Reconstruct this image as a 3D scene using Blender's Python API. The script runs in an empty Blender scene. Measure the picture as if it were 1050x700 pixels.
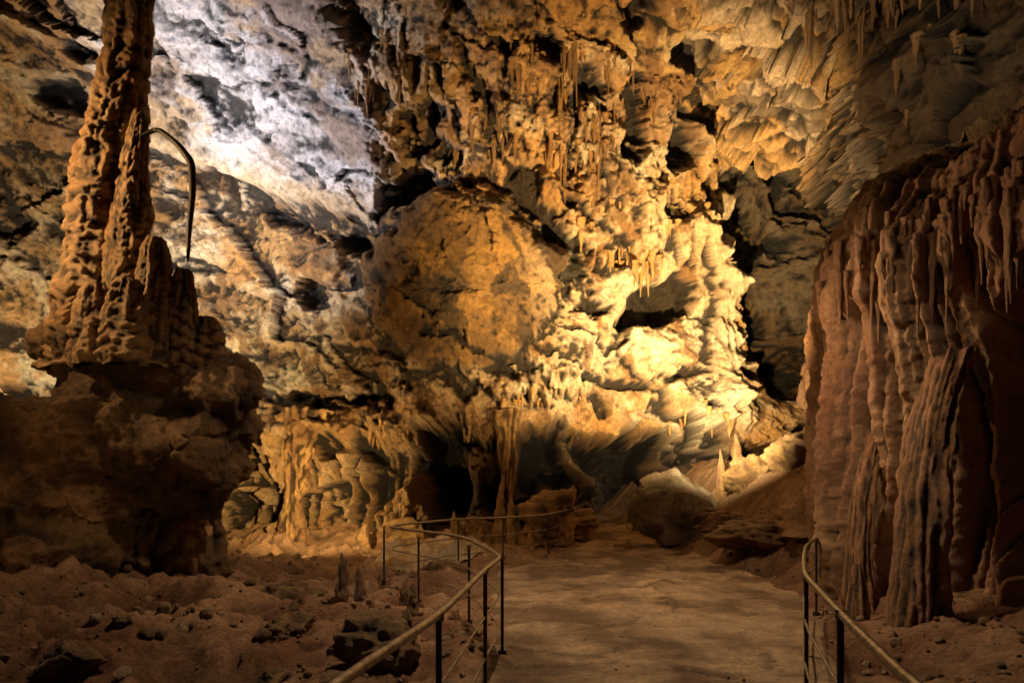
import bpy, bmesh, math, random
import numpy as np
from mathutils import Vector, Matrix
random.seed(5)
R = np.random.default_rng(11)
sc = bpy.context.scene

# ---------------------------------------------------------------- noise
_P = R.permutation(256); _P = np.concatenate([_P, _P, _P]).astype(np.int32)
_G = R.normal(size=(256, 3)); _G /= np.linalg.norm(_G, axis=1)[:, None]; _G = _G.astype(np.float32)
_U = R.uniform(-1, 1, size=(256, 3)).astype(np.float32)
def perlin(x, y, z=0.0, seed=0):
    x = np.asarray(x, dtype=np.float32) + seed * 13.37
    y = np.asarray(y, dtype=np.float32) + seed * 7.91
    z = np.asarray(z, dtype=np.float32) + seed * 3.17
    x, y, z = np.broadcast_arrays(x, y, z)
    xi = np.floor(x).astype(np.int32); yi = np.floor(y).astype(np.int32); zi = np.floor(z).astype(np.int32)
    fx = x - xi; fy = y - yi; fz = z - zi
    u = fx*fx*fx*(fx*(fx*6-15)+10); v = fy*fy*fy*(fy*(fy*6-15)+10); w = fz*fz*fz*(fz*(fz*6-15)+10)
    out = 0
    for dx in (0, 1):
        wx = u if dx else 1-u
        a = _P[(xi+dx) & 255]
        for dy in (0, 1):
            wy = v if dy else 1-v
            b = _P[(a+yi+dy) & 255]
            for dz in (0, 1):
                wz = w if dz else 1-w
                g = _G[_P[(b+zi+dz) & 255]]
                out = out + wx*wy*wz*(g[..., 0]*(fx-dx)+g[..., 1]*(fy-dy)+g[..., 2]*(fz-dz))
    return out*1.5
def fbm(x, y, z=0.0, o=4, seed=0, gain=.5):
    s = 0; a = 1; f = 1
    for i in range(o):
        s = s + a*perlin(x*f, y*f, z*f, seed+i*5); a *= gain; f *= 2.03
    return s
def ridged(x, y, z=0.0, o=4, seed=0, gain=.5):
    s = 0; a = 1; f = 1; t = 0
    for i in range(o):
        s = s + a*(1-np.abs(perlin(x*f, y*f, z*f, seed+i*5))*2.2); t += a; a *= gain; f *= 2.07
    return s/t
def worley(x, y, seed=0, facet=False):
    xi = np.floor(x).astype(np.int32); yi = np.floor(y).astype(np.int32)
    f1 = np.full(x.shape, 9.0, np.float32); f2 = np.full(x.shape, 9.0, np.float32); tl = np.zeros(x.shape, np.float32); cid = np.zeros(x.shape, np.float32)
    for dx in (-1, 0, 1):
        for dy in (-1, 0, 1):
            h = _P[(_P[(xi+dx+seed*31) & 255]+yi+dy) & 255]
            h2 = _P[(h+77) & 255]
            ax = x-(xi+dx+h/256.); ay = y-(yi+dy+h2/256.)
            d = np.hypot(ax, ay)
            m = d < f1
            f2 = np.where(m, f1, np.minimum(f2, d)); f1 = np.where(m, d, f1)
            if facet:
                U = _U[h2]
                tl = np.where(m, U[..., 0]*ax+U[..., 1]*ay+.45*U[..., 2], tl); cid = np.where(m, U[..., 2], cid)
    return (f1, f2, tl, cid) if facet else (f1, f2)
def ss(a, b, x):
    t = np.clip((x-a)/(b-a), 0, 1); return t*t*(3-2*t)
def lerp(a, b, t): return a+(b-a)*t
def blur(A, r):
    for ax in (0, 1):
        for _ in range(2):
            p = np.pad(A, [(r+1, r) if i == ax else (0, 0) for i in (0, 1)], mode='edge')
            c = np.cumsum(p, axis=ax, dtype=np.float64)
            n = A.shape[ax]
            hi = np.take(c, np.arange(2*r+1, 2*r+1+n), axis=ax); lo = np.take(c, np.arange(0, n), axis=ax)
            A = (hi-lo)/(2*r+1)
    return A
def seg(x, z, x1, z1, x2, z2):
    dx, dz = x2-x1, z2-z1
    t = np.clip(((x-x1)*dx+(z-z1)*dz)/(dx*dx+dz*dz), 0, 1)
    return np.hypot(x-x1-t*dx, z-z1-t*dz)
def ell(x, z, cx, cz, rx, rz, rot=0):
    c, s = math.cos(rot), math.sin(rot)
    a = (x-cx)*c+(z-cz)*s; b = -(x-cx)*s+(z-cz)*c
    return np.sqrt((a/rx)**2+(b/rz)**2)

# ---------------------------------------------------------------- mesh helpers
def make_mesh(name, V, F, col=None, mat=None, smooth=True, parent=None):
    V = np.asarray(V, dtype=np.float32).reshape(-1, 3); F = np.asarray(F, dtype=np.int32)
    k = F.shape[1]
    me = bpy.data.meshes.new(name)
    me.vertices.add(len(V)); me.vertices.foreach_set("co", V.ravel())
    me.loops.add(F.size); me.loops.foreach_set("vertex_index", F.ravel())
    me.polygons.add(len(F)); me.polygons.foreach_set("loop_start", np.arange(0, F.size, k, dtype=np.int32))
    me.polygons.foreach_set("use_smooth", np.full(len(F), smooth))
    me.update(calc_edges=True)
    if col is not None: set_col(me, col)
    if mat: me.materials.append(mat)
    ob = bpy.data.objects.new(name, me); sc.collection.objects.link(ob)
    if parent: ob.parent = parent
    return ob
def set_col(me, col):
    col = np.asarray(col, dtype=np.float32).reshape(-1, 3)
    a = me.color_attributes.new("Col", 'FLOAT_COLOR', 'POINT')
    a.data.foreach_set("color", np.concatenate([np.clip(col, 0.004, .85), np.ones((len(col), 1), np.float32)], 1).ravel())
def grid_faces(nv, nu, wrap=False):
    idx = np.arange(nv*nu).reshape(nv, nu)
    if wrap: idx = np.concatenate([idx, idx[:, :1]], 1)
    a = idx[:-1, :-1]; b = idx[:-1, 1:]; c = idx[1:, 1:]; d = idx[1:, :-1]
    return np.stack([a, b, c, d], -1).reshape(-1, 4)
def sheet(name, X, Y, Z, col, mat, flip=False, wrap=False, parent=None):
    F = grid_faces(*X.shape, wrap=wrap)
    if flip: F = F[:, ::-1]
    return make_mesh(name, np.stack([X, Y, Z], -1), F, col, mat, parent=parent)
def normals(X, Y, Z):
    P = np.stack([X, Y, Z], -1)
    n = np.cross(np.gradient(P, axis=1), np.gradient(P, axis=0))
    return n/(np.linalg.norm(n, axis=-1, keepdims=True)+1e-9)
def C(*c): return np.array(c, dtype=np.float32)
def mix(a, b, t): return a+(b-a)*t[..., None]
CREAM = C(.66, .53, .35); OCHRE = C(.50, .30, .11); BROWN = C(.22, .115, .045); GREY = C(.62, .60, .61)
ORANGE = C(.49, .25, .07); DARK = C(.045, .03, .018); RED = C(.30, .16, .09)

# ---------------------------------------------------------------- materials
def rock_mat(name, scale=1.0, bump=.06, rough=.62, spec=.35, contrast=.55, fine=30, speck=.7):
    m = bpy.data.materials.new(name); m.use_nodes = True
    nt = m.node_tree; N = nt.nodes; L = nt.links
    bs = N["Principled BSDF"]
    at = N.new("ShaderNodeAttribute"); at.attribute_name = "Col"
    tc = N.new("ShaderNodeTexCoord")
    def noise(s, d, r=.6, dist=0):
        n = N.new("ShaderNodeTexNoise"); n.inputs["Scale"].default_value = s*scale
        n.inputs["Detail"].default_value = d; n.inputs["Roughness"].default_value = r
        n.inputs["Distortion"].default_value = dist
        L.new(tc.outputs["Object"], n.inputs["Vector"]); return n
    n2 = noise(6, 9, .78); n3 = noise(fine, 3, .7)
    def ramp(src, a, b, lo, hi):
        mr = N.new("ShaderNodeMapRange"); mr.inputs[1].default_value = a; mr.inputs[2].default_value = b
        mr.inputs[3].default_value = lo; mr.inputs[4].default_value = hi
        L.new(src, mr.inputs[0]); return mr.outputs[0]
    r2 = ramp(n2.outputs[0], .32, .68, 1-contrast, 1+contrast*.8)
    vm = N.new("ShaderNodeVectorMath"); vm.operation = 'SCALE'
    L.new(at.outputs["Color"], vm.inputs[0]); L.new(r2, vm.inputs["Scale"])
    n4 = noise(2.6, 12, .8, .2)
    sp = ramp(n4.outputs[0], .56, .63, 0, speck)
    mx = N.new("ShaderNodeMix"); mx.data_type = 'RGBA'; L.new(sp, mx.inputs[0])
    L.new(vm.outputs[0], mx.inputs[6]); mx.inputs[7].default_value = (.075, .04, .015, 1)
    L.new(mx.outputs[2], bs.inputs["Base Color"])
    L.new(ramp(n2.outputs[0], .35, .65, rough-.2, rough+.2), bs.inputs["Roughness"])
    bs.inputs["Specular IOR Level"].default_value = spec
    b1 = N.new("ShaderNodeBump"); b1.inputs["Distance"].default_value = bump; b1.inputs["Strength"].default_value = 1
    ad = N.new("ShaderNodeMath"); ad.operation = 'MULTIPLY_ADD'
    L.new(n3.outputs[0], ad.inputs[0]); ad.inputs[1].default_value = .25; L.new(n2.outputs[0], ad.inputs[2])
    L.new(ad.outputs[0], b1.inputs["Height"])
    L.new(b1.outputs[0], bs.inputs["Normal"])
    return m
M_wall = rock_mat("limestone_wall", 1, .25, .5, .6, .52, 30, .72)
M_flow = rock_mat("flowstone", 1.8, .09, .5, .5, .5, 30, .6)
M_form = rock_mat("brown_rock", 1.8, .11, .55, .4, .5, 30, .6)
M_ground = rock_mat("cave_earth", 3.0, .07, .85, .15, .55, 40, .6)
M_path = rock_mat("worn_path", 3.0, .06, .75, .25, .5, 45, .45)
def plain(name, c, rough, metal=0):
    m = bpy.data.materials.new(name); m.use_nodes = True; b = m.node_tree.nodes["Principled BSDF"]
    N = m.node_tree.nodes; L = m.node_tree.links
    n = N.new("ShaderNodeTexNoise"); n.inputs["Scale"].default_value = 25; n.inputs["Detail"].default_value = 6
    r = N.new("ShaderNodeValToRGB"); L.new(n.outputs[0], r.inputs[0])
    r.color_ramp.elements[0].position = .35; r.color_ramp.elements[1].position = .65
    r.color_ramp.elements[0].color = (c[0]*.4, c[1]*.35, c[2]*.3, 1); r.color_ramp.elements[1].color = (*c, 1)
    tc = N.new("ShaderNodeTexCoord"); L.new(tc.outputs["Object"], n.inputs["Vector"])
    L.new(r.outputs[0], b.inputs["Base Color"]); b.inputs["Roughness"].default_value = rough; b.inputs["Metallic"].default_value = metal
    return m
M_metal = plain("aged_brass_pipe", (.36, .30, .22), .42, .75)
M_dark = plain("dark_iron", (.05, .045, .04), .5, .4)

# ---------------------------------------------------------------- ground height
def lrail_x(y): return np.interp(y, [-6, 2.2, 3.6, 7, 9.3, 12, 14, 15, 17.5, 19.5, 22, 28], [-1.2, -.72, -.55, -.25, -.3, -.5, -.4, .0, 1.1, 1.9, 2.4, 2.6])
def rrail_x(y): return np.interp(y, [-6, 2.2, 3.2, 5.2, 9.3, 11.5, 14, 17, 20, 22, 28], [1.2, 1.45, 1.8, 2.6, 4.2, 4.9, 5.0, 4.7, 4.2, 3.9, 3.6])
def gbase(x, y):
    h = np.interp(y, [-6, 12, 15, 17.5, 19.5, 22, 28], [0, 0, .1, .13, .22, .45, 1.0])
    dl = lrail_x(y)-x
    h = h + .55*ss(2.2, 7.5, dl)*(1-ss(10, 16, y)) - .12*ss(.6, 2.2, dl)*ss(9, 14, y)*(1-ss(19, 22, y))
    dr = x-rrail_x(y)
    h = h + 2.3*ss(-.1, 2.8, dr)*ss(11.5, 15, y) + .25*ss(.2, 2, dr)*(1-ss(10, 13, y))
    return h
def inpath(x, y):
    w = .12*perlin(x*1.3, y*1.3, 3.)
    return ss(-.25, .3, x-lrail_x(y)+w)*ss(-.25, .3, rrail_x(y)-x+w)
def gheight(x, y):
    p = inpath(x, y)
    n = .15*fbm(x*.9, y*.9, 0, 6, 3, .55)+.14*np.maximum(ridged(x*.8, y*.8, 2, 5, 9)-.45, -.2)
    big = .25*fbm(x*.3, y*.3, 5, 2, 21)
    return gbase(x, y)+(1-p)*(n+big*ss(11, 15, y)*.6+n*ss(.3, 3, lrail_x(y)-x)*1.0)+p*.03*fbm(x*.7, y*.7, 1, 5, 4)
def gh(x, y): return float(gheight(np.array([float(x)]), np.array([float(y)]))[0])

xs = np.concatenate([np.linspace(-24, -10, 80)[:-1], np.linspace(-10, 9, 480)[:-1], np.linspace(9, 20, 60)])
ys = np.concatenate([np.linspace(-10, 2, 60)[:-1], np.linspace(2, 14, 340)[:-1], np.linspace(14, 30, 240)])
GX, GY = np.meshgrid(xs, ys)
GZ = gheight(GX, GY)
P = inpath(GX, GY)
f = fbm(GX*.8, GY*.8, 0, 6, 31, .6)
gc = mix(C(.20, .10, .06), C(.38, .23, .14), np.clip(.5+f, 0, 1))
gc = mix(gc, C(.36, .22, .11), ss(13, 17, GY)*.8)
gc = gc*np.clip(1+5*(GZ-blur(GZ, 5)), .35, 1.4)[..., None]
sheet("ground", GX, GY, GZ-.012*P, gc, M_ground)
ty = np.linspace(-5, 27, 680); tu = np.linspace(0, 1, 150)
TU, TY = np.meshgrid(tu, ty)
e1 = lrail_x(TY)-.02+.10*fbm(TY*1.1, 0*TY, 1, 4, 2); e2 = rrail_x(TY)+.05+.12*fbm(TY*1.1, 0*TY+4, 1, 4, 6)
PX = lerp(e1, e2, TU)
edge = ss(0, .05, TU)*ss(0, .05, 1-TU)
wpx = PX+.35*fbm(PX*.8, TY*.8, 0, 4, 8); wpy = TY+.35*fbm(PX*.8, TY*.8, 3, 4, 8)
c1, c2, tl, cid = worley(wpx*.9, wpy*1.1, 3, True)
pm = ss(-.25, .25, fbm(PX*.4, TY*.4, 2, 3, 77))
crack = (1-ss(0, .06, c2-c1))*pm
PZ = gheight(PX, TY)+.012*edge-.03*(1-edge)+(.035*tl*pm-.018*crack)*edge+.018*fbm(PX*2.5, TY*2.5, 0, 5, 12, .6)
f = fbm(PX*.9, TY*.6, 0, 6, 51, .6)
pc = mix(C(.20, .13, .08), C(.50, .35, .22), np.clip(.5+1.1*f+.3*cid*pm, 0, 1))
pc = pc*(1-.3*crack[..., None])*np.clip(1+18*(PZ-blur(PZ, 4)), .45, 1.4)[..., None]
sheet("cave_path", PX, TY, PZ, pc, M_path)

# ---------------------------------------------------------------- back wall
nx, nt = 960, 620
wx = np.linspace(-19.5, 13.5, nx)
pz = np.array([-1.5, 5, 8, 11, 13, 14.5, 15.8, 16.8, 17.6, 18.0, 18.2, 18, 17])
py_ = np.array([22, 22, 21.7, 20.75, 19.8, 18.9, 17.6, 15.8, 13, 9, 4, -2, -8])
seglen = np.concatenate([[0], np.cumsum(np.hypot(np.diff(pz), np.diff(py_)))])
ta = np.concatenate([np.linspace(0, seglen[6], 520)[:-1], np.linspace(seglen[6], seglen[-1], nt-519)])
zz = np.interp(ta, seglen, pz); yy = np.interp(ta, seglen, py_)
k = np.ones(25)/25
zz = np.convolve(np.pad(zz, 12, mode='reflect', reflect_type='odd'), k, 'valid'); yy = np.convolve(np.pad(yy, 12, mode='reflect', reflect_type='odd'), k, 'valid')
X = np.tile(wx, (nt, 1)); Z = np.tile(zz[:, None], (1, nx)); Y = np.tile(yy[:, None], (1, nx))
Y = Y-.045*np.maximum(-X-9, 0)**2-.08*np.maximum(X-9.5, 0)**2
TT = np.tile(ta[:, None], (1, nx))
x = X.astype(np.float32); z = (TT-1.5).astype(np.float32)
xw = x+.6*fbm(x*.3, z*.3, 0, 4, 1); zw = z+.5*fbm(x*.3, z*.3, 7, 4, 2)
fx = x+.32*fbm(x*.8, z*.8, 0, 6, 14, .58); fz = z+.32*fbm(x*.8, z*.8, 4, 6, 15, .58)
slabE = 12.0-.30*(x+10.8)
slab = ss(-.1, .25, fz-slabE)*ss(-12, -11, fx)*(1-ss(-3.6, -2.6, fx+.25*(z-10)))
me_ = ell(fx, fz, -1.5, 8.5, 3.2, 2.8)
mound = np.clip(1-me_**2, 0, 1)**.5
mm = np.minimum(mound*3, 1)
flowzone = ss(1.05, .3, ell(fx, fz, -1.5, 6.1, 12.5, 2.5))
bright = ss(1.1, .4, ell(fx, fz, 4.0, 8.6, 4.0, 3.0))
smooth_ = np.clip(np.maximum(slab*.85, np.maximum(flowzone*.6, np.maximum(bright*.35, mm*.8))), 0, 1)
rgh = 1-smooth_
reg = ss(-.3, .35, fbm(x*.16, z*.2, 3, 2, 44))
D = 1.15*fbm(xw*.15, zw*.19, 0, 3, 3)
qx = fx+.35*fz; qz = fz*1.0+.25*fx
f1_, f2_, tl, cid1 = worley(qx*.27, qz*.42, 2, True); D = D+(.40+.6*rgh)*tl*1.15*(1-.7*mm)
f1_, f2_, tl, cid2 = worley(qx*.62, qz*.95, 5, True); D = D+(.16+.8*rgh*reg)*tl*.65*(1-.4*mm)
f1_, f2_, tl, cid3 = worley(fx*1.5, fz*2.1, 7, True); D = D+(.10+.75*rgh*reg)*tl*.3
f1_, f2_, tl, cid4 = worley(fx*3.6, fz*4.6, 8, True); D = D+(.35+.75*rgh)*tl*.10
bl = np.abs(perlin(xw*.42+.2*zw, zw*.55, 0, 5)); D = D+.8*(.35+.65*rgh)*(bl-.3)
D = D+.24*(.35+.65*rgh)*fbm(xw*1.0, zw*1.15, 0, 7, 6, .6)
w1, w2 = worley(fx*.40+.1*fz, fz*.5, 9)
D = D-1.8*rgh**1.2*ss(.28, .1, w1+.12*fbm(x*1.4, z*1.4, 0, 3, 72))*ss(-.25, .1, fbm(x*.2, z*.2, 9, 2, 71))
st = fz*.42+.10*fx+.6*fbm(x*.10, z*.12, 1, 3, 61); saw = st-np.floor(st)
D = D+.75*(saw**1.5)*(1-ss(.93, 1., saw))*(1-slab)*(1-mm)*(.3+.9*ss(-5, -9, x)+.5*ss(5.5, 3, z))*ss(-.3, .2, perlin(x*.22, z*.5, 0, 66))
D = D+1.05*slab+slab*(.6*fbm(x*.3+z*.3, z*.35-x*.2, 3, 5, 23))
dq = (fx*.55+fz*.83); dr_ = (fx*.83-fz*.55)
D = D+slab*.24*(np.abs(perlin(dq*.6, dr_*.14, 0, 24))-.2)*2
for (p, q) in [((-8.2, 15.3), (-4.8, 12.2)), ((-7.6, 13.2), (-5.4, 11.2)), ((-5.9, 14.8), (-3.3, 12.9))]:
    sd = seg(fx, fz, *p, *q); D = D-slab*.2*ss(.22, .02, sd)*ss(-.3, .2, perlin(x*1.1, z*1.1, 0, 35))
D = D-1.5*np.exp(-((fz-slabE+.45)/.38)**2)*ss(-8.8, -7.6, fx)*(1-ss(-4.2, -3.6, fx))
D = D-.9*ss(1.0, 1.05, me_)*ss(1.4, 1.1, me_)*ss(7.2, 9, fz)+2.6*mound
def groove(pts, w, d):
    global D
    g = 9
    for (a, b), (c, e) in zip(pts[:-1], pts[1:]): g = np.minimum(g, seg(fx, fz, a, b, c, e))
    g = g+w*.8*perlin(x*1.2, z*1.2, 0, 91)
    D = D-d*ss(w*1.4, w*.35, g)
groove([(-2.6, 13.0), (-3.1, 11.6), (-3.6, 10.3)], .46, 2.0)
groove([(.3, 11.3), (1.0, 10.2), (2.0, 9.6)], .48, 1.9)
groove([(3.7, 12.2), (3.6, 13.9)], .3, 2.0)
groove([(5.4, 12.1), (5.0, 13.4)], .4, 2.0)
groove([(5.9, 13.9), (6.6, 11.6), (7.2, 10.2)], .5, 2.2)
groove([(2.2, 14.2), (1.5, 12.4), (1.8, 11)], .2, 1.0)
groove([(-1.2, 14.6), (-.6, 12.6), (.2, 11.8)], .3, 1.3)
groove([(-15.2, 11.2), (-14.6, 9.4)], .5, 1.4)
groove([(-12.6, 13.2), (-12.2, 11.6)], .3, 1.0)
groove([(-13.4, 8.0), (-10.4, 7.4)], .2, .9)
groove([(-15.5, 6.4), (-12.4, 6.0), (-10, 6.4)], .22, .9)
groove([(6.9, 10.1), (7.4, 9.3)], .5, 1.8)
groove([(-2.8, 7.0), (-1.2, 6.2), (1.0, 5.9)], .14, .5)
groove([(2.4, 5.6), (4.2, 5.3), (6.0, 5.6)], .18, .8)
groove([(-9.5, 5.2), (-7.0, 4.7), (-4.5, 4.6)], .22, .9)
hole = ss(1.2, .75, ell(fx, fz, 4.75, 7.75, 1.35, .6, .5)+.35*perlin(x*1.3, z*1.3, 0, 92))
D = D-2.8*hole+.6*ss(1, 0, ell(fx, fz, 4.5, 8.8, 2.0, .7, .4))
D = D+.8*np.clip(1-ell(fx, fz, 4.9, 6.5, 1.8, .95, .3)**2, 0, 1)**.5
def curtain(x0, x1, zb, h, d, freq=3.2, jag=.5, seed=1):
    global D
    xx = x+.12*perlin(x*.8, z*.5, 0, seed)
    n = np.abs(perlin(xx*freq*.6, 0*z+seed, z*.12, seed)); n2 = perlin(xx*freq*1.6, 0*z, z*.2, seed+3)
    e = zb+.5*perlin(x*.5, 0*x, 0, seed+9)+jag*(.8-n*2.2)
    m = ss(x0, x0+.7, x)*(1-ss(x1-.7, x1, x))*ss(-.06, .12, z-e)*(1-ss(h*.4, h, z-e))
    D = D+m*(d*(1-.5*np.clip((z-e)/h, 0, 1))+.8*(n-.2)+.22*n2)
curtain(1.2, 5.0, 8.9, 2.4, .9, 3.4, .9, 1)
curtain(4.6, 7.4, 9.2, 2.1, .8, 3.6, .8, 2)
curtain(-.8, 2.8, 4.6, 1.0, .8, 5, .5, 3)
curtain(3.2, 7.5, 4.3, 1.4, .7, 3, .6, 4)
curtain(-9.5, -5, 3.3, 1.6, .6, 3.4, .8, 5)
curtain(-5.6, -2.4, 3.7, 1.3, .6, 3.8, .7, 6)
curtain(-14.5, -11.5, 5.6, 1.2, .6, 3, .6, 7)
curtain(-4.6, -1.6, 13.2, 1.8, .7, 4, .9, 8)
curtain(1.2, 4.4, 11.6, 1.8, .6, 3.2, .8, 10)
curtain(-1.2, 2.2, 12.3, 1.6, .6, 3.2, .8, 12)
pil = ss(1.1, .35, np.abs(fx-(7.0+.12*np.sin(z*.9)))/(.62+.25*ss(6.5, 4.5, z)))*ss(10.6, 9.6, fz)*ss(3.4, 4.2, fz)
pn = np.abs(perlin((x+.2*perlin(x, z*.7, 0, 3))*2.3, 0*z, z*.5, 188)); pn2 = np.abs(perlin(x*1.2+.5*z*.2, z*1.1, 0, 189))
D = D+pil*(1.3+.9*(pn-.2)+.55*(pn2-.2))
cleft = ss(7.7, 8.2, fx+.22*(fz-8))*ss(4.4, 5.6, fz)*ss(14.5, 12.5, fz)
D = D-4.0*cleft
lowL = ss(4.0, 3.0, fz)*ss(-2.4, -3.6, fx)
n = np.abs(perlin((x+.25*perlin(x*.9, z*.6, 0, 3))*1.5, 0*z, z*.22, 88)); n2 = np.abs(perlin((x+.2*perlin(x, z*.6, 0, 4))*3.6, 0*z, z*.4, 89))
D = D+lowL*(-1.6+3.4*n+.9*n2)-lowL*1.9*ss(.1, .35, perlin(x*.7, z*.6, 0, 86))+lowL*.5*ss(1.8, .6, z+.5*perlin(x*.7, 0*x, 0, 87))
recE = 3.95+.7*fbm(x*.5, 0*x, 0, 4, 19)-.9*ss(4.5, 8, x)
rec = ss(.15, -.35, fz-recE)*ss(-3.6, -2.6, fx)*(1-ss(8.0, 9.0, fx))
tun = rec*ss(-.25, .08, fbm(x*.40, z*.22, 2, 2, 93)+.4*ss(2.2, .9, np.abs(x-3.0)))
D = D-rec*1.8-5.5*tun
D = D+rec*(1-tun)*(1.5*ss(.0, .5, fbm(x*.8, z*.35, 5, 3, 94))+.7*fbm(x*1.2, z*1.2, 0, 5, 95, .6))
D = D+.10*fbm(x*3.2, z*3.2, 0, 4, 7, .65)*(1-.3*slab)
D = D*ss(-2, 1.5, z+2)
N = normals(X, Y, Z)
if N[100, 400, 1] > 0: N = -N
Xd = X+N[..., 0]*D; Yd = Y+N[..., 1]*D; Zd = Z+N[..., 2]*D
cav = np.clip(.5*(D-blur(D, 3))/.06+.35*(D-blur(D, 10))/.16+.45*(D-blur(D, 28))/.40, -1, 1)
f1 = fbm(xw*.35, zw*.45, 0, 5, 101, .6); f2 = fbm(xw*.8, zw*.9, 0, 5, 102, .6); f3 = fbm(fx*1.6+fz*.5, fz*.9, 0, 6, 103, .62)
wc = mix(OCHRE, CREAM, ss(-.35, .4, f1+.15*cid2))
wc = mix(wc, ORANGE, ss(.0, .5, f2+.15*cid1)*.8)
wc = mix(wc, BROWN, ss(.05, .45, f3-.3*f1)*.8)
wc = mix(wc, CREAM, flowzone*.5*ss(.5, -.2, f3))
wc = mix(wc, BROWN*.9, ss(-9.5, -12.5, fx)*ss(6, 9, z)*.5)
wc = mix(wc, BROWN*1.3, ss(11.0, 13.2, fz)*ss(-3, -1, fx)*.75*ss(-.5, .4, f3+f1))
sw = fbm(dq*.6, dr_*.22, 0, 6, 25, .6)
wc = mix(wc, mix(GREY, C(.32, .25, .20), ss(.05, .55, sw)), slab*.95)
wc = mix(wc, C(.50, .34, .17), slab*ss(.05, .4, f1-.2*sw)*.75)
wc = mix(wc, C(.58, .42, .23), slab*ss(1.3, .1, fz-slabE)*.8)
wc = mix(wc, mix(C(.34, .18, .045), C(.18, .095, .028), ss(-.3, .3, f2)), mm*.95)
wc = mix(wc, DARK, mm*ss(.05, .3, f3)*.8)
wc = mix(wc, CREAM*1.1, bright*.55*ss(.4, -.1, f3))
wc = mix(wc, mix(C(.06, .035, .02), C(.20, .125, .06), ss(-.2, .4, f2)), rec*.9)  # shade of the low recess painted into the rock colour
wc = mix(wc, OCHRE*1.1, lowL*.6)
wc = mix(wc, DARK, np.clip(cleft+ss(7.5, 8.3, fx+.25*(fz-10))*ss(5, 7, fz), 0, 1)*.85)  # darkness of the cleft beside the pillar is put into the colour
wc = mix(wc, CREAM, pil*.6)
wc = wc*np.where(cav > 0, 1+.35*cav, 1+.9*cav)[..., None]  # hollows darkened by relief: mud tone plus painted shade, crests paler
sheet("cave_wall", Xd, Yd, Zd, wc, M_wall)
def wall_pt(px, pzv):
    j = int(np.clip(np.searchsorted(wx, px), 0, nx-1)); i = int(np.clip(np.searchsorted(Z[:, 0], pzv), 0, 500))
    return float(Xd[i, j]), float(Yd[i, j]), float(Zd[i, j])

# ---------------------------------------------------------------- right flowstone wall
plan = np.array([(10.2, 23), (9.2, 19.5), (8.4, 17), (7.3, 15), (6.2, 13), (5.5, 11.6), (5.35, 10.9), (5.5, 10.1), (5.85, 9.2), (6.25, 8.3), (6.8, 7.2), (7.5, 5.5), (8.2, 2), (8.6, -6)], float)
sl = np.concatenate([[0], np.cumsum(np.hypot(*np.diff(plan, axis=0).T))])
s1 = np.concatenate([np.linspace(0, 9, 160)[:-1], np.linspace(9, 18, 720)[:-1], np.linspace(18, sl[-1], 70)])
sx = np.interp(s1, sl, plan[:, 0]); sy = np.interp(s1, sl, plan[:, 1])
dx = np.interp(s1, (sl[1:]+sl[:-1])/2, np.diff(plan[:, 0])/np.diff(sl)); dy = np.interp(s1, (sl[1:]+sl[:-1])/2, np.diff(plan[:, 1])/np.diff(sl))
nn = np.hypot(dx, dy); onx, ony = -dy/nn, dx/nn
prof = np.array([(.3, -.8), (.25, .3), (.35, 1.2), (.15, 3), (-.05, 5), (.05, 5.8), (.5, 6.35), (1.6, 6.95), (3.0, 7.7), (4.0, 8.6), (4.3, 9.8), (3.8, 10.8), (2.4, 11.5), (.8, 12.1), (-1, 12.9), (-2.6, 13.9), (-4, 15.2), (-5, 17.5)])
pl = np.concatenate([[0], np.cumsum(np.hypot(*np.diff(prof, axis=0).T))])
tv = np.concatenate([np.linspace(0, 8, 300)[:-1], np.linspace(8, pl[-1], 340)])
off = np.interp(tv, pl, prof[:, 0]); pz2 = np.interp(tv, pl, prof[:, 1])
kk = np.ones(21)/21
off = np.convolve(np.pad(off, 10, mode='edge'), kk, 'valid'); pz2s = np.convolve(np.pad(pz2, 10, mode='reflect', reflect_type='odd'), kk, 'valid')
S, T = np.meshgrid(s1, tv)
OFF = np.tile(off[:, None], (1, len(s1))); ZZ = np.tile(pz2s[:, None], (1, len(s1)))
SY = np.tile(sy, (len(tv), 1))
shelf_scale = lerp(1, .3, ss(12.5, 15.5, SY))
OFF = np.where(OFF > 0, OFF*shelf_scale, OFF)
BX = sx[None]+onx[None]*OFF; BY = sy[None]+ony[None]*OFF
wob = .35*fbm(S*.6, T*.6, 0, 4, 216)
curt = ss(6.9, 5.2, ZZ+wob)
ws = S+.22*perlin(S*.5, ZZ*.28, 0, 5)+.07*perlin(S*1.5, ZZ*.8, 0, 6)
a = np.abs(perlin(ws*.85, 0*S, ZZ*.09, 201)); b = np.abs(perlin(ws*2.2, 0*S+3, ZZ*.10, 202)); c2_ = np.abs(perlin(ws*5.0, 0*S, ZZ*.14, 203)); c3_ = perlin(ws*11, 0*S, ZZ*.3, 204)
low = ss(6, 2, ZZ)
DR = curt*((.4+.45*low)*(a-.25)+(.6+.5*low)*(b-.2)+.5*(c2_-.2)+.08*c3_)
DR = DR-curt*.9*ss(.07, .0, a)*ss(5.4, 4.2, ZZ)-curt*.5*ss(.07, 0, b)*ss(6, 4.5, ZZ)
f1_, f2_, tl, cidr = worley(S*.45+wob, T*.5+.3*S+wob, 4, True)
f1_, f2_, tl2, cidr2 = worley(S*1.1+wob, T*1.2+wob, 6, True)
hi_ = ss(7.2, 8.6, ZZ)
DR = DR+hi_*(1.0*tl+.4*tl2)+(1-curt)*(.5*fbm(S*.5, T*.5, 0, 7, 211, .6))
DR = DR+.2*curt*fbm(S*.5, ZZ*.35, 0, 3, 215)+.07*fbm(S*2.5, T*2.5, 0, 5, 212, .62)
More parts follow.
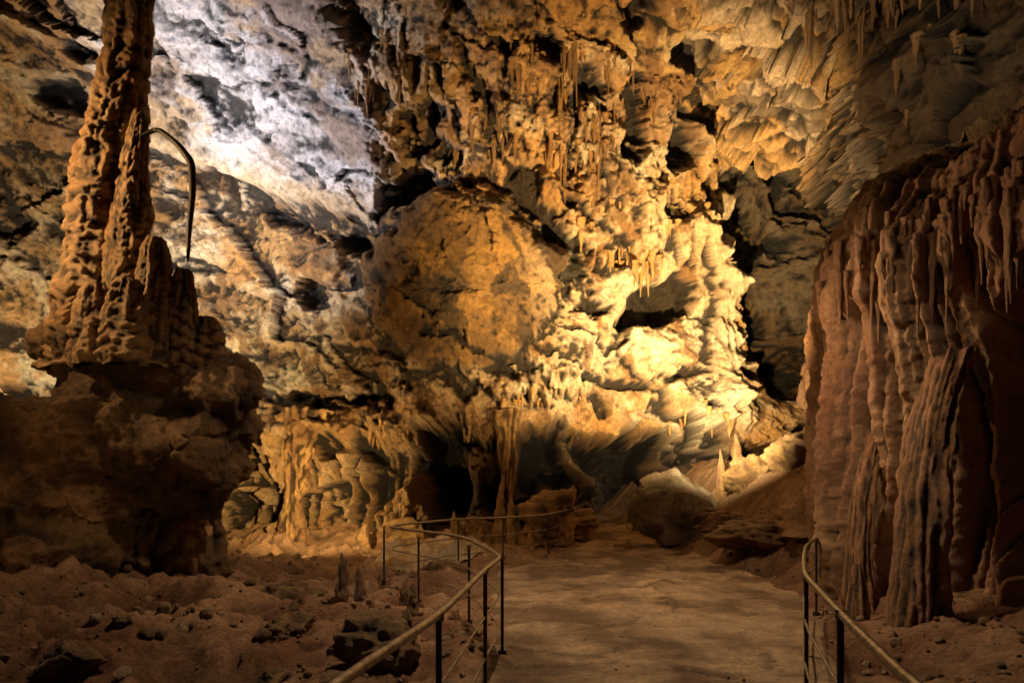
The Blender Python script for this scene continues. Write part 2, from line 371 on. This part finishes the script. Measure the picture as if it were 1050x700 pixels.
DR = DR+.16*ss(4.8, 5.2, ZZ+1.2*a+.4*b)*ss(6.6, 5.9, ZZ)
hz = ss(1.15, .8, ell(S+.4*(a-.2)+.3*(b-.2), ZZ+.3*perlin(S, ZZ, 2, 9), 16.15, 2.4, .85, 1.8))
DR = DR-3.6*hz
NR = normals(BX, BY, ZZ)
sgn = np.sign((NR[100, :, 0]*-onx+NR[100, :, 1]*-ony).mean()); NR = NR*sgn
RX = BX+NR[..., 0]*DR; RY = BY+NR[..., 1]*DR; RZ = ZZ+NR[..., 2]*DR
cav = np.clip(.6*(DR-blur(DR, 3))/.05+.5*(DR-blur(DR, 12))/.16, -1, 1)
f = fbm(ws*1.6, ZZ*.35, 0, 6, 220, .62); g = fbm(S*.6, T*.6, 0, 6, 221, .62)
rc = mix(RED, C(.40, .25, .14), ss(-.3, .5, f)); rc = mix(rc, BROWN*.75, ss(-.1, .35, g)*.8)
up = ss(8.4, 10.0, ZZ)
rc = mix(rc, mix(C(.28, .155, .065), C(.40, .30, .20), ss(-.2, .4, g+.2*cidr)), up)
rc = mix(rc, OCHRE*.9, ss(11.4, 12.4, ZZ)*ss(.2, -.2, g)*.7)
rc = mix(rc, DARK, ss(.0, .3, f-.2*g)*up*.7)
rc = mix(rc, DARK, ss(12.3, 13.5, SY)*ss(5, 6.5, ZZ)*(1-ss(11.6, 12.8, ZZ))*.8)  # rear part coloured dark to paint it as unlit
rc = mix(rc, DARK*.7, hz*.9)  # blackness inside the hollow is painted shade
rc = rc*np.where(cav > 0, 1+.4*cav, 1+.9*cav)[..., None]  # fold creases get mud tone and painted shade from relief
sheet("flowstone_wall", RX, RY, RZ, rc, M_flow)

# ---------------------------------------------------------------- formations (tubes)
def tube_form(name, pts, rad, ringf=4.0, ringa=.16, lump=.2, seed=1, cols=(CREAM, ORANGE), mat=None, nu=110, dz=.022, parent=None, flute=.2):
    pts = np.array(pts, float); L = np.concatenate([[0], np.cumsum(np.linalg.norm(np.diff(pts, axis=0), axis=1))])
    n = max(24, int(L[-1]/dz)); t = np.linspace(0, L[-1], n)
    c = np.stack([np.interp(t, L, pts[:, i]) for i in range(3)], 1); r = np.interp(t, L, rad)
    kk = max(3, int(.3/dz)) | 1
    if n > 3*kk:
        pad = kk//2
        for i in range(3): c[:, i] = np.convolve(np.pad(c[:, i], pad, mode='reflect', reflect_type='odd'), np.ones(kk)/kk, 'valid')
        r = np.convolve(np.pad(r, pad, mode='reflect', reflect_type='odd'), np.ones(kk)/kk, 'valid'); r = np.maximum(r, .006)
    th = np.linspace(0, 2*math.pi, nu, endpoint=False)
    TH, TV = np.meshgrid(th, t); rr = np.tile(r[:, None], (1, nu))
    ct, st_ = np.cos(TH), np.sin(TH)
    ph = TV*ringf+.9*perlin(ct*.9, st_*.9, TV*.9, seed)+1.1*perlin(0*ct, 0*ct, TV*.7, seed+4)+.35*perlin(ct*2.2, st_*2.2, TV*2.2, seed+6)
    fr_ = ph-np.floor(ph)
    ring = np.sin(np.pi*np.clip(fr_, 0, 1))**.6*(1-.35*fr_)
    amp = np.clip(.55+1.4*perlin(ct*.8, st_*.8, TV*1.0, seed+8), 0, 1.3)
    ph2 = TV*ringf*2.3+1.2*perlin(ct*1.4, st_*1.4, TV*1.6, seed+40); fr2 = ph2-np.floor(ph2)
    knob = np.abs(perlin(ct*1.7, st_*1.7, TV*2.6, seed+41))
    d = ringa*ring*amp+ringa*.35*np.sin(np.pi*fr2)**.6+lump*1.3*fbm(ct*.8, st_*.8, TV*.9, 3, seed+11)+.35*lump*(knob*3-.6)+flute*(np.abs(perlin(ct*2.4, st_*2.4, TV*.45, seed+15))-.2)+.06*fbm(ct*4, st_*4, TV*6, 4, seed+19)
    R_ = rr*(1+d)
    Xt = c[:, 0:1]+R_*ct; Yt = c[:, 1:2]+R_*st_; Zt = c[:, 2:3]+.2*rr*perlin(ct*2, st_*2, TV*2, seed+3)
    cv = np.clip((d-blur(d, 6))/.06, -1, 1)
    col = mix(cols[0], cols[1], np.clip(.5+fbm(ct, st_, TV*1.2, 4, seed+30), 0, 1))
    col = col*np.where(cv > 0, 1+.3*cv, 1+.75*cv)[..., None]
    return sheet(name, Xt, Yt, Zt, col, mat or M_flow, wrap=True, parent=parent)
OC = C(.54, .36, .19); OB = C(.36, .20, .09)
y0 = 11.0
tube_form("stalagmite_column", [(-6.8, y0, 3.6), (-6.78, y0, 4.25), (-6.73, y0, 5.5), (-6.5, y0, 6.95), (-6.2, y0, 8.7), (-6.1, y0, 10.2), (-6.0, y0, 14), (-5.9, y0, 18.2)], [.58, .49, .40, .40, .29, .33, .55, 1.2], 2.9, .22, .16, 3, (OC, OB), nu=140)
tube_form("stalagmite", [(-6.15, y0-.25, 3.6), (-6.1, y0-.25, 4.9), (-6.0, y0-.2, 6.15), (-5.95, y0-.2, 7.0), (-5.9, y0-.2, 7.45), (-5.9, y0-.2, 7.7)], [.34, .27, .23, .15, .12, .07], 3.4, .28, .2, 5, (OC, OB))
tube_form("stalagmite", [(-5.6, y0-.4, 3.6), (-5.57, y0-.4, 4.6), (-5.52, y0-.4, 5.4), (-5.5, y0-.4, 5.6)], [.32, .25, .2, .13], 4, .25, .25, 8, (OC*.9, OB))
tube_form("stalagmite", [(-5.25, y0-.2, 3.6), (-5.22, y0-.2, 4.5), (-5.2, y0-.2, 5.0), (-5.2, y0-.2, 5.2)], [.28, .2, .15, .09], 4, .25, .25, 12, (OC*.8, OB))
tube_form("stalagmite", [(-5.9, y0-.6, 3.6), (-5.85, y0-.6, 4.4), (-5.82, y0-.6, 4.75), (-5.82, y0-.6, 4.9)], [.34, .28, .22, .14], 4, .25, .25, 15, (OC, OB))
tube_form("stalagmite", [(-6.4, y0-.5, 3.6), (-6.38, y0-.5, 4.3), (-6.35, y0-.5, 4.75), (-6.35, y0-.5, 4.9)], [.34, .26, .2, .12], 4, .25, .25, 18, (OC, OB))
tube_form("stalagmite", [(-4.95, y0, 3.4), (-4.95, y0, 4.0), (-4.92, y0, 4.35), (-4.92, y0, 4.5)], [.34, .28, .22, .13], 4, .25, .25, 21, (OB, OB*.8))

def blob_rock(name, blobs, voxel, amp, cols, mat, seed=1, drip=0.0):
    bm = bmesh.new()
    for (cx, cy, cz, rx, ry, rz) in blobs:
        bmesh.ops.create_icosphere(bm, subdivisions=3, radius=1, matrix=Matrix.Translation((cx, cy, cz)) @ Matrix.Diagonal((rx, ry, rz, 1)))
    me = bpy.data.meshes.new(name+"_src"); bm.to_mesh(me); bm.free()
    ob = bpy.data.objects.new(name, me); sc.collection.objects.link(ob)
    md = ob.modifiers.new("r", 'REMESH'); md.mode = 'VOXEL'; md.voxel_size = voxel
    md2 = ob.modifiers.new("s", 'SMOOTH'); md2.iterations = 10; md2.factor = .6
    dg = bpy.context.evaluated_depsgraph_get(); dg.update()
    m2 = bpy.data.meshes.new_from_object(ob.evaluated_get(dg)); ob.modifiers.clear(); ob.data = m2
    n = len(m2.vertices); co = np.empty(n*3, np.float32); m2.vertices.foreach_get("co", co); co = co.reshape(-1, 3)
    no = np.empty(n*3, np.float32); m2.vertices.foreach_get("normal", no); no = no.reshape(-1, 3)
    x_, y_, z_ = co.T
    d1 = fbm(x_*.7, y_*.7, z_*.7, 3, seed); d2 = np.abs(perlin(x_*.9, y_*.9, z_*1.1, seed+5))*1.6-.4+.45*(np.abs(perlin(x_*2.4, y_*2.4, z_*2.6, seed+6))-.2); d3 = fbm(x_*3.5, y_*3.5, z_*3.5, 5, seed+9, .65)
    dr = np.abs(perlin(x_*2.2, y_*2.2, z_*.3, seed+31))*1.8-.5
    side = 1-np.abs(no[:, 2])
    disp = amp*(.9*d1+.65*d2+.26*d3)+drip*dr*side
    co = co+no*disp[:, None]
    m2.vertices.foreach_set("co", co.ravel().astype(np.float32)); m2.update()
    m2.polygons.foreach_set("use_smooth", np.ones(len(m2.polygons), bool))
    t = np.clip(.5+fbm(x_*.9, y_*.9, z_*1.1, 5, seed+17, .6), 0, 1)
    cc = mix(cols[0], cols[1], t)*np.clip(.85+1.1*(.65*d2+.4*d3)+(drip*2.5)*dr*side, .25, 1.4)[:, None]
    set_col(m2, cc); m2.materials.append(mat)
    return ob
FB = (C(.32, .19, .09), C(.15, .085, .04))
blob_rock("rock_formation", [
    (-7.7, 11.0, 1.5, 1.6, 1.4, 1.75), (-6.25, 11.2, 2.3, 1.45, 1.3, 1.6), (-4.95, 11.0, 3.15, .72, .8, .85), (-5.3, 11.2, 2.7, .8, .9, 1.1),
    (-4.95, 11.0, 2.1, .55, .6, .8), (-4.78, 11.0, 1.0, .17, .22, .95), (-5.0, 11.2, 1.6, .4, .45, .5), (-6.3, 11.3, .9, .95, 1.1, 1.1), (-6.8, 11, 3.9, .8, .6, .5), (-5.3, 10.9, 3.9, .5, .5, .55),
    (-5.9, 10.8, 3.9, .7, .6, .65), (-9.8, 11.3, 1.6, 1.6, 1.8, 1.9), (-8.4, 10.6, 2.6, .9, .9, .8), (-5.6, 10.9, 1.9, .6, .6, .9), (-4.55, 11, 3.35, .42, .5, .5),
    (-7.0, 10.2, .7, 1.1, .9, .7), (-8.6, 9.9, .6, 1.3, 1.0, .8)], .035, .30, FB, M_form, 3, .13)
blob_rock("rock_formation", [(-12.6, 15, 2, 2.2, 1.6, 2.6), (-11, 14.6, 1.2, 1.6, 1.4, 1.6)], .07, .4, FB, M_form, 13, .12)

def boulder(name, c, r, seed, cols, mat=M_form, sub=5):
    bm = bmesh.new(); bmesh.ops.create_icosphere(bm, subdivisions=sub, radius=1)
    me = bpy.data.meshes.new(name); bm.to_mesh(me); bm.free()
    n = len(me.vertices); co = np.empty(n*3, np.float32); me.vertices.foreach_get("co", co); co = co.reshape(-1, 3)
    rg = np.random.default_rng(seed)
    for i in range(9):
        nv = rg.normal(size=3); nv /= np.linalg.norm(nv); dd = rg.uniform(.5, .85)
        q = co@nv; ov = np.maximum(q-dd, 0)*.88; co = co-ov[:, None]*nv
    x_, y_, z_ = co.T
    d = .25*fbm(x_*1.3, y_*1.3, z_*1.3, 3, seed)+.16*(ridged(x_*2.5, y_*2.5, z_*2.5, 4, seed+3)-.4)+.06*fbm(x_*7, y_*7, z_*7, 4, seed+6, .6)
    co = co*(1+d)[:, None]
    t = np.clip(.5+fbm(x_*2, y_*2, z_*2, 4, seed+9), 0, 1)
    cc = mix(cols[0], cols[1], t)*np.clip(.9+2.2*d, .4, 1.3)[:, None]
    co = co*np.array(r)+np.array(c)
    me.vertices.foreach_set("co", co.ravel().astype(np.float32)); me.polygons.foreach_set("use_smooth", np.ones(len(me.polygons), bool)); me.update()
    set_col(me, cc); me.materials.append(mat)
    ob = bpy.data.objects.new(name, me); sc.collection.objects.link(ob); return ob
GB = (C(.58, .48, .32), C(.36, .26, .15))
bl_ = [
    ((4.7, 19.2, 1.3), (1.35, .9, 1.15), GB), ((1.15, 19.4, 1.1), (1.0, .8, .85), (OCHRE, BROWN)), ((1.9, 21.0, .9), (.7, .6, .45), (OCHRE, BROWN)),
    ((-1.35, 6.6, .12), (.42, .4, .36), FB), ((-2.5, 7.6, .1), (.35, .3, .25), FB), ((-3.2, 9.9, .1), (.5, .4, .3), FB), ((-1.3, 13.4, .0), (.5, .4, .35), FB),
    ((6.6, 18.6, 2.0), (.9, .7, .7), (OCHRE, BROWN)), ((7.6, 17.6, 2.5), (1.1, .8, .9), (OCHRE, BROWN)), ((5.6, 15.2, .7), (1.1, .9, .45), (OB, BROWN)), ((6.6, 14.2, 1.1), (1.2, .9, .6), (OB, BROWN)),
    ((5.4, 17.6, .9), (.7, .6, .35), (OB, BROWN)), ((-1.0, 20.6, .5), (.8, .6, .6), (OCHRE, BROWN)), ((-3.4, 20.6, .4), (.9, .6, .6), (OCHRE, BROWN)),
    ((-2.6, 4.2, .0), (.22, .2, .16), FB), ((-3.9, 6.0, .15), (.3, .25, .2), FB), ((6.0, 9.1, .1), (.7, .5, .3), FB)]
rg = np.random.default_rng(77)
for _ in range(16):
    yy_ = rg.uniform(3.4, 12); xx_ = float(lrail_x(yy_))-rg.uniform(.7, 4.5)*(.4+yy_/12); s_ = rg.uniform(.08, .26)
    bl_.append(((xx_, yy_, gh(xx_, yy_)+.2*s_), (s_*rg.uniform(.8, 1.5), s_, s_*rg.uniform(.5, .9)), FB))
for i, (c, r, cols) in enumerate(bl_):
    boulder("boulder", c, r, 40+i, cols, sub=5 if i < 17 else 4)

def stones():
    bm = bmesh.new(); bmesh.ops.create_icosphere(bm, subdivisions=2, radius=1)
    bm.verts.ensure_lookup_table(); base = np.array([v.co[:] for v in bm.verts]); fc = np.array([[v.index for v in f_.verts] for f_ in bm.faces]); bm.free()
    rg = np.random.default_rng(3); Vs = []; Fs = []; Cs = []; o = 0
    n = 9000; yv = rg.uniform(2.2, 20, n); xv = rg.uniform(-1, 1, n)*.8*yv
    pv = inpath(xv, yv); keep = (pv < .5) | (rg.random(n) < .15); xv, yv, pv = xv[keep][:3400], yv[keep][:3400], pv[keep][:3400]; hv = gheight(xv, yv)
    for x_, y_, p, h_ in zip(xv, yv, pv, hv):
        s_ = rg.uniform(.01, .024)*(1 if p > .5 else rg.choice([1, 1.5, 2.4, 4.5], p=[.45, .3, .17, .08]))
        b_ = base*rg.uniform(.6, 1.2, 3)
        for _ in range(4):
            nv = rg.normal(size=3); nv /= np.linalg.norm(nv); q = b_@nv; b_ = b_-np.maximum(q-.55, 0)[:, None]*nv
        b_ = b_*s_; b_ += np.array([x_, y_, h_+s_*.25])
        Vs.append(b_); Fs.append(fc+o); o += len(b_); t = rg.random(); Cs.append(np.tile(lerp(C(.18, .10, .06), C(.42, .31, .21), t), (len(b_), 1)))
    make_mesh("loose_stones", np.concatenate(Vs), np.concatenate(Fs), np.concatenate(Cs), M_ground, smooth=False)
stones()

def cones(name, items, cols, seed=1, mat=None, nu=16, nr=22):
    Vs = []; Fs = []; Cs = []; o = 0
    for i, (cx, cy, cz, ln, r, sgn) in enumerate(items):
        t = np.linspace(0, 1, nr); th = np.linspace(0, 2*math.pi, nu, endpoint=False); TH, TV = np.meshgrid(th, t)
        ex = (.55+.9*((i*37) % 11)/11) if sgn < 0 else 2.2+1.5*((i*37) % 7)/7
        rr = r*(1-TV**ex)+.010
        rr = rr*(1+.45*fbm(np.cos(TH)+i, np.sin(TH), TV*ln*3/(max(r*6, .2)), 3, seed+i)+.10*np.sin(TV*ln*14+i))
        dx_ = .25*r*np.sin(TV*3+i)
        V = np.stack([cx+dx_+rr*np.cos(TH), cy+rr*np.sin(TH), cz+sgn*TV*ln], -1)
        Vs.append(V.reshape(-1, 3)); F = grid_faces(nr, nu, True)+o; Fs.append(F); o += V.shape[0]*nu
        tt = np.clip(.5+.8*perlin(TH, TV*ln*2, i, seed), 0, 1); Cs.append(mix(cols[0], cols[1], tt).reshape(-1, 3))
    return make_mesh(name, np.concatenate(Vs), np.concatenate(Fs), np.concatenate(Cs), mat or M_flow)
rg = np.random.default_rng(8)
def wall_stal(x0, x1, z0, z1, n, lmin, lmax, r):
    out = []
    nc = max(2, n//6); cs = [(rg.uniform(x0, x1), rg.uniform(z0, z1)) for _ in range(nc)]
    for _ in range(n):
        c_ = cs[rg.integers(nc)]; a_, b_ = c_[0]+rg.normal()*.28, c_[1]+rg.normal()*.1; p = wall_pt(a_, b_); l = lmin+(lmax-lmin)*rg.random()**2.2
        out.append((p[0], p[1]+.06, p[2]+.15, l, r*rg.uniform(.35, 1.2)*(.5+l*.6/lmax), -1))
    return out
it = wall_stal(-.6, 2.6, 4.5, 4.8, 30, .2, .6, .07)+wall_stal(1.5, 7.0, 8.8, 10.4, 60, .3, 1.3, .12)
it += wall_stal(-9, -2.8, 3.6, 4.3, 26, .3, 1.1, .12)+wall_stal(-14, -11.5, 5.2, 6.4, 12, .3, .8, .12)+wall_stal(-2.6, 7.5, 3.7, 4.3, 26, .2, .8, .12)
cones("stalactites", it, (OCHRE*1.1, ORANGE*.7), 4)
it = wall_stal(-4.4, -2.2, 12.8, 14.5, 44, .5, 2.2, .10)+wall_stal(-1.5, 6.5, 11.0, 14.5, 150, .3, 1.7, .10)
cones("stalactites", it, (ORANGE*.6, BROWN*.6), 14)
def ceil_z(px_, py2):
    m = (ZZ > 9.5); d2 = np.where(m, (RX-px_)**2+(RY-py2)**2, 1e9); i = np.argmin(d2); return float(RZ.flat[i])
it = []
for (cx, cy, n, lm) in [(6.3, 13.4, 16, 1.6), (7.0, 13.9, 18, 1.4), (7.6, 13.6, 14, 1.1), (6.0, 14.6, 12, 1.2), (8.0, 14.4, 12, .9), (5.4, 15.2, 10, .9), (6.8, 15.6, 12, 1.2), (8.6, 13.0, 12, .9), (7.4, 12.6, 14, .9), (8.2, 13.6, 12, 1.1), (6.6, 12.8, 12, 1.0), (9.0, 13.8, 10, .8)]:
    an = rg.uniform(0, 3.1)
    for _ in range(n):
        q = rg.normal()*.38; a1 = cx+q*math.cos(an)+rg.normal()*.06; b1 = cy+q*math.sin(an)+rg.normal()*.06
        it.append((a1, b1, ceil_z(a1, b1)+.12, .2+lm*rg.random()**1.8*math.exp(-q*q*2), rg.uniform(.04, .12), -1))
cones("stalactites", it, (C(.42, .26, .13), BROWN), 7)
it = []
row = int(np.argmin(np.abs(ZZ[:300, 0]-5.35)))
cand = np.where((s1 > 12.2) & (s1 < 17.4))[0]
for _ in range(130):
    j = int(rg.choice(cand)); i = row+int(rg.integers(-14, 14))
    it.append((float(RX[i, j])-onx[j]*.02, float(RY[i, j])-ony[j]*.02, float(RZ[i, j])+.08, .25+1.5*rg.random()**2, rg.uniform(.03, .07), -1))
cones("stalactites", it, (RED*.95, C(.32, .19, .10)), 9)
it = []
for (a_, b_, l, r) in [(5.85, 19.2, 1.5, .16), (6.35, 19.3, 1.35, .2), (.55, 19.0, .65, .16), (.0, 19.6, 1.6, .14), (-.35, 20.4, 2.2, .2), (2.3, 20.6, .8, .12), (3.2, 18.9, .4, .1), (-1.7, 20.2, 1.2, .22), (-2.6, 19.8, .9, .2), (-4.2, 19.7, .8, .2), (-3.4, 19.5, .5, .15), (-.9, 19.3, .6, .12)]:
    it.append((a_, b_, gh(a_, b_)-.1, l, r*.85, 1))
cones("stalagmites", it, (OCHRE*1.0, BROWN*1.2), 17, nu=28, nr=40)
it = []
for (a_, b_, l, r) in [(-2.3, 9.2, .75, .08), (-2.15, 9.6, .5, .07), (-1.75, 8.6, .45, .06), (-1.5, 9.6, .45, .06), (-2.75, 8.6, .3, .08), (-1.3, 8.4, .35, .06), (-1.35, 9.2, .5, .06)]:
    it.append((a_, b_, gh(a_, b_)-.08, l, r, 1))
cones("stalagmites", it, (FB[0]*.8, FB[1]*.8), 27, nu=24, nr=30, mat=M_form)
tube_form("flowstone_column", [(4.8, 8.0, -.1), (4.78, 8.0, .8), (4.85, 8.05, 1.7), (5.35, 8.7, 2.6), (6.0, 9.3, 3.6)], [.34, .27, .24, .22, .25], .5, .03, .16, 37, (RED*1.1, BROWN), M_flow, 120, .02, flute=.4)
tube_form("flowstone_column", [(4.95, 9.7, -.1), (4.98, 9.8, .7), (5.15, 10.05, 1.6), (5.6, 10.5, 2.6)], [.26, .17, .14, .15], .5, .03, .2, 47, (RED*1.1, BROWN), M_flow, 90, .02, flute=.35)
tube_form("flowstone_column", [(4.45, 8.8, -.1), (4.45, 8.8, .35), (4.45, 8.8, .65), (4.45, 8.8, .75)], [.14, .1, .06, .03], 2, .1, .25, 57, (RED, BROWN), M_flow, 60, .02)
tube_form("flowstone_column", [(-.15, 20.6, .0), (-.15, 20.7, 1.6), (-.1, 21.2, 4.3)], [.25, .13, .35], 1.2, .1, .3, 67, (OCHRE*.7, BROWN), M_flow, 60, .03, flute=.5)
tube_form("flowstone_column", [(-6.6, 20.6, -.1), (-6.6, 20.7, 1.6), (-6.5, 21.1, 4.3)], [.45, .2, .6], 1.0, .1, .5, 68, (OCHRE, BROWN), M_flow, 80, .03, flute=.6)
a_ = np.linspace(0, 1, 160); b_ = np.linspace(0, 1, 70); A, B = np.meshgrid(a_, b_)
FX = -3.4+3.0*A; FY = 15.2+2.0*B+.3*np.sin(A*4)
st = B*4+.5*fbm(FX, FY, 0, 3, 3); FZ = gheight(FX, FY)+.05+.09*(np.floor(st)+ss(0, .3, st-np.floor(st)))*ss(0, .1, A)*ss(0, .1, 1-A)+.03*np.abs(perlin(FX*6, FY*2, 0, 3))-.15*(1-ss(0, .12, A)*ss(0, .12, 1-A))
sheet("rimstone_pool", FX, FY, FZ, mix(CREAM*1.1, OCHRE, np.clip(fbm(FX*2, FY*2, 0, 4, 9)+.3, 0, 1)), M_flow)

# ---------------------------------------------------------------- pipes, railings
def pipe(name, pts, r, mat, parent=None, nu=12, smoothn=0):
    pts = np.array(pts, float)
    for _ in range(smoothn):
        q = [pts[0]]
        for a1, b1 in zip(pts[:-1], pts[1:]): q += [a1*.85+b1*.15, a1*.15+b1*.85]
        q.append(pts[-1]); pts = np.array(q)
    n = len(pts); tg = np.gradient(pts, axis=0); tg /= np.linalg.norm(tg, axis=1)[:, None]+1e-9
    ref = np.array([.31, .17, .93]) if abs(tg[:, 2]).mean() < .7 else np.array([1., .1, 0])
    u = np.cross(tg, ref); u /= np.linalg.norm(u, axis=1)[:, None]; v = np.cross(tg, u)
    th = np.linspace(0, 2*math.pi, nu, endpoint=False)
    rr = np.full(n, r) if np.isscalar(r) else np.interp(np.linspace(0, 1, n), np.linspace(0, 1, len(r)), r)
    V = pts[:, None]+rr[:, None, None]*(u[:, None]*np.cos(th)[None, :, None]+v[:, None]*np.sin(th)[None, :, None])
    return make_mesh(name, V, grid_faces(n, nu, True), None, mat, parent=parent)
def railing(name, base, posts, h=1.0, heights=(1.0, .62, .28), end_drop=False):
    e = bpy.data.objects.new(name, None); sc.collection.objects.link(e)
    b = [(p[0], p[1], gh(p[0], p[1])) for p in base]
    for i, hh in enumerate(heights):
        pts = [(p[0], p[1], p[2]+hh*h) for p in b]
        if i == 0 and end_drop:
            pts = pts+[(pts[-1][0]+.12, pts[-1][1]+.1, pts[-1][2]-.12), (pts[-1][0]+.1, pts[-1][1]+.1, pts[-1][2]-.6)]
        pipe("top_rail" if i == 0 else f"lower_rail_{i}", pts, .021 if i == 0 else .010, M_metal, e, smoothn=2)
    for i, p in enumerate(posts):
        g = gh(*p)
        pipe(f"post_{i+1}", [(p[0], p[1], g-.1), (p[0], p[1], g+.5), (p[0], p[1], g+h)], .017, M_dark, e)
        pipe(f"collar_{i+1}", [(p[0], p[1], g-.02), (p[0], p[1], g+.03)], .045, M_dark, e)
        pipe(f"cap_{i+1}", [(p[0], p[1], g+h-.03), (p[0], p[1], g+h+.012)], .028, M_metal, e)
    return e
railing("handrail", [(-.62, 1.4), (-.55, 2.2), (-.385, 3.59), (-.22, 5.6), (-.1, 7.0), (-.66, 9.3), (-2.3, 12.0), (-1.1, 14), (-.2, 15), (.93, 17.5), (1.75, 19.5), (2.3, 22)],
        [(-.385, 3.59), (-.22, 5.6), (-.1, 7.0), (-.56, 8.9), (-1.45, 10.6), (-2.25, 12.0), (-1.1, 14), (-.2, 15), (.93, 17.5), (1.75, 19.5)])
railing("handrail", [(1.1, 1.3), (1.29, 2.21), (1.59, 3.23), (2.25, 5.25), (2.95, 6.9), (3.7, 8.6), (4.15, 9.3), (4.4, 9.9)], [(1.66, 3.45), (2.9, 6.75), (2.35, 5.45), (4.1, 9.2)], end_drop=True)
pipe("bent_pipe", [(-5.85, 10.7, 7.25), (-5.55, 10.7, 7.38), (-5.25, 10.7, 7.15), (-5.02, 10.7, 6.85), (-5.0, 10.7, 6.4), (-5.06, 10.7, 5.8), (-5.08, 10.7, 5.3)], [.025, .035, .045, .06, .05, .035, .012], M_dark, smoothn=3)

# ---------------------------------------------------------------- lights (cave show lamps, plus one added fill)
def spot(name, loc, tgt, W, col, ang=90, blend=.8, rad=.1):
    l = bpy.data.lights.new(name, 'SPOT'); l.energy = W; l.color = col; l.spot_size = math.radians(ang); l.spot_blend = blend; l.shadow_soft_size = rad
    o = bpy.data.objects.new(name, l); sc.collection.objects.link(o); o.location = loc
    o.rotation_euler = (Vector(tgt)-Vector(loc)).to_track_quat('-Z', 'Y').to_euler(); return o
WARM = (1, .67, .29); AMB = (1, .57, .22); COOL = (.95, .90, 1.0); NEU = (1, .79, .48)
spot("fill_spot", (-5.5, 11.5, 2.0), (-5.0, 22, 7.0), 34000, WARM, 86, 1)
spot("fill_spot", (3.0, 10.5, 2.3), (3.8, 21, 9.0), 34000, WARM, 74, 1)
spot("fill_spot", (-9, 12.0, 5.5), (-7.0, 20.5, 12.8), 11500, COOL, 72, 1)
spot("fill_spot", (4.6, 16.2, 3.2), (6.7, 20, 5), 2400, NEU, 120)
spot("fill_spot", (-4.6, 15.2, 1.5), (-5.8, 21, 2.6), 3000, WARM, 95, 1)
spot("fill_spot", (-9.2, 13.5, 4.5), (-13, 20, 9), 6500, NEU, 120)
spot("fill_spot", (-9.8, 8.8, 7.2), (-6.5, 11, 6.2), 1900, AMB, 95, 1)
spot("fill_spot", (-6.5, 5.5, 3.2), (-8.0, 11, 2.0), 150, AMB, 90, 1)  # added low fill to bring out the left rock mass, no real lamp
spot("fill_spot", (2.4, 10.6, 4.6), (5.9, 9.2, 3.8), 440, (1, .60, .32), 105, 1, .08)
spot("fill_spot", (3.2, 9.5, 7.0), (8.0, 14.5, 11.5), 1100, (1, .74, .42), 90, 1)
spot("fill_spot", (.5, 8.5, 9.0), (.9, 9.0, 0), 2300, (1, .71, .42), 115, 1, .3)

w = bpy.data.worlds.new("World"); sc.world = w; w.use_nodes = True
sk = w.node_tree.nodes.new("ShaderNodeTexSky"); sk.sky_type = 'NISHITA'; sk.sun_disc = False; sk.sun_elevation = math.radians(2)
bg = w.node_tree.nodes["Background"]; w.node_tree.links.new(sk.outputs[0], bg.inputs[0]); bg.inputs[1].default_value = .01
sc.view_settings.view_transform = 'Standard'; sc.view_settings.look = 'None'; sc.view_settings.exposure = 0

cam = bpy.data.cameras.new("camera"); co = bpy.data.objects.new("camera", cam); sc.collection.objects.link(co)
co.location = (0, 0, 1.6); co.rotation_euler = (math.radians(90), 0, 0); cam.lens = 24; cam.sensor_width = 36; cam.shift_y = 160/1050; cam.clip_end = 200
sc.camera = co
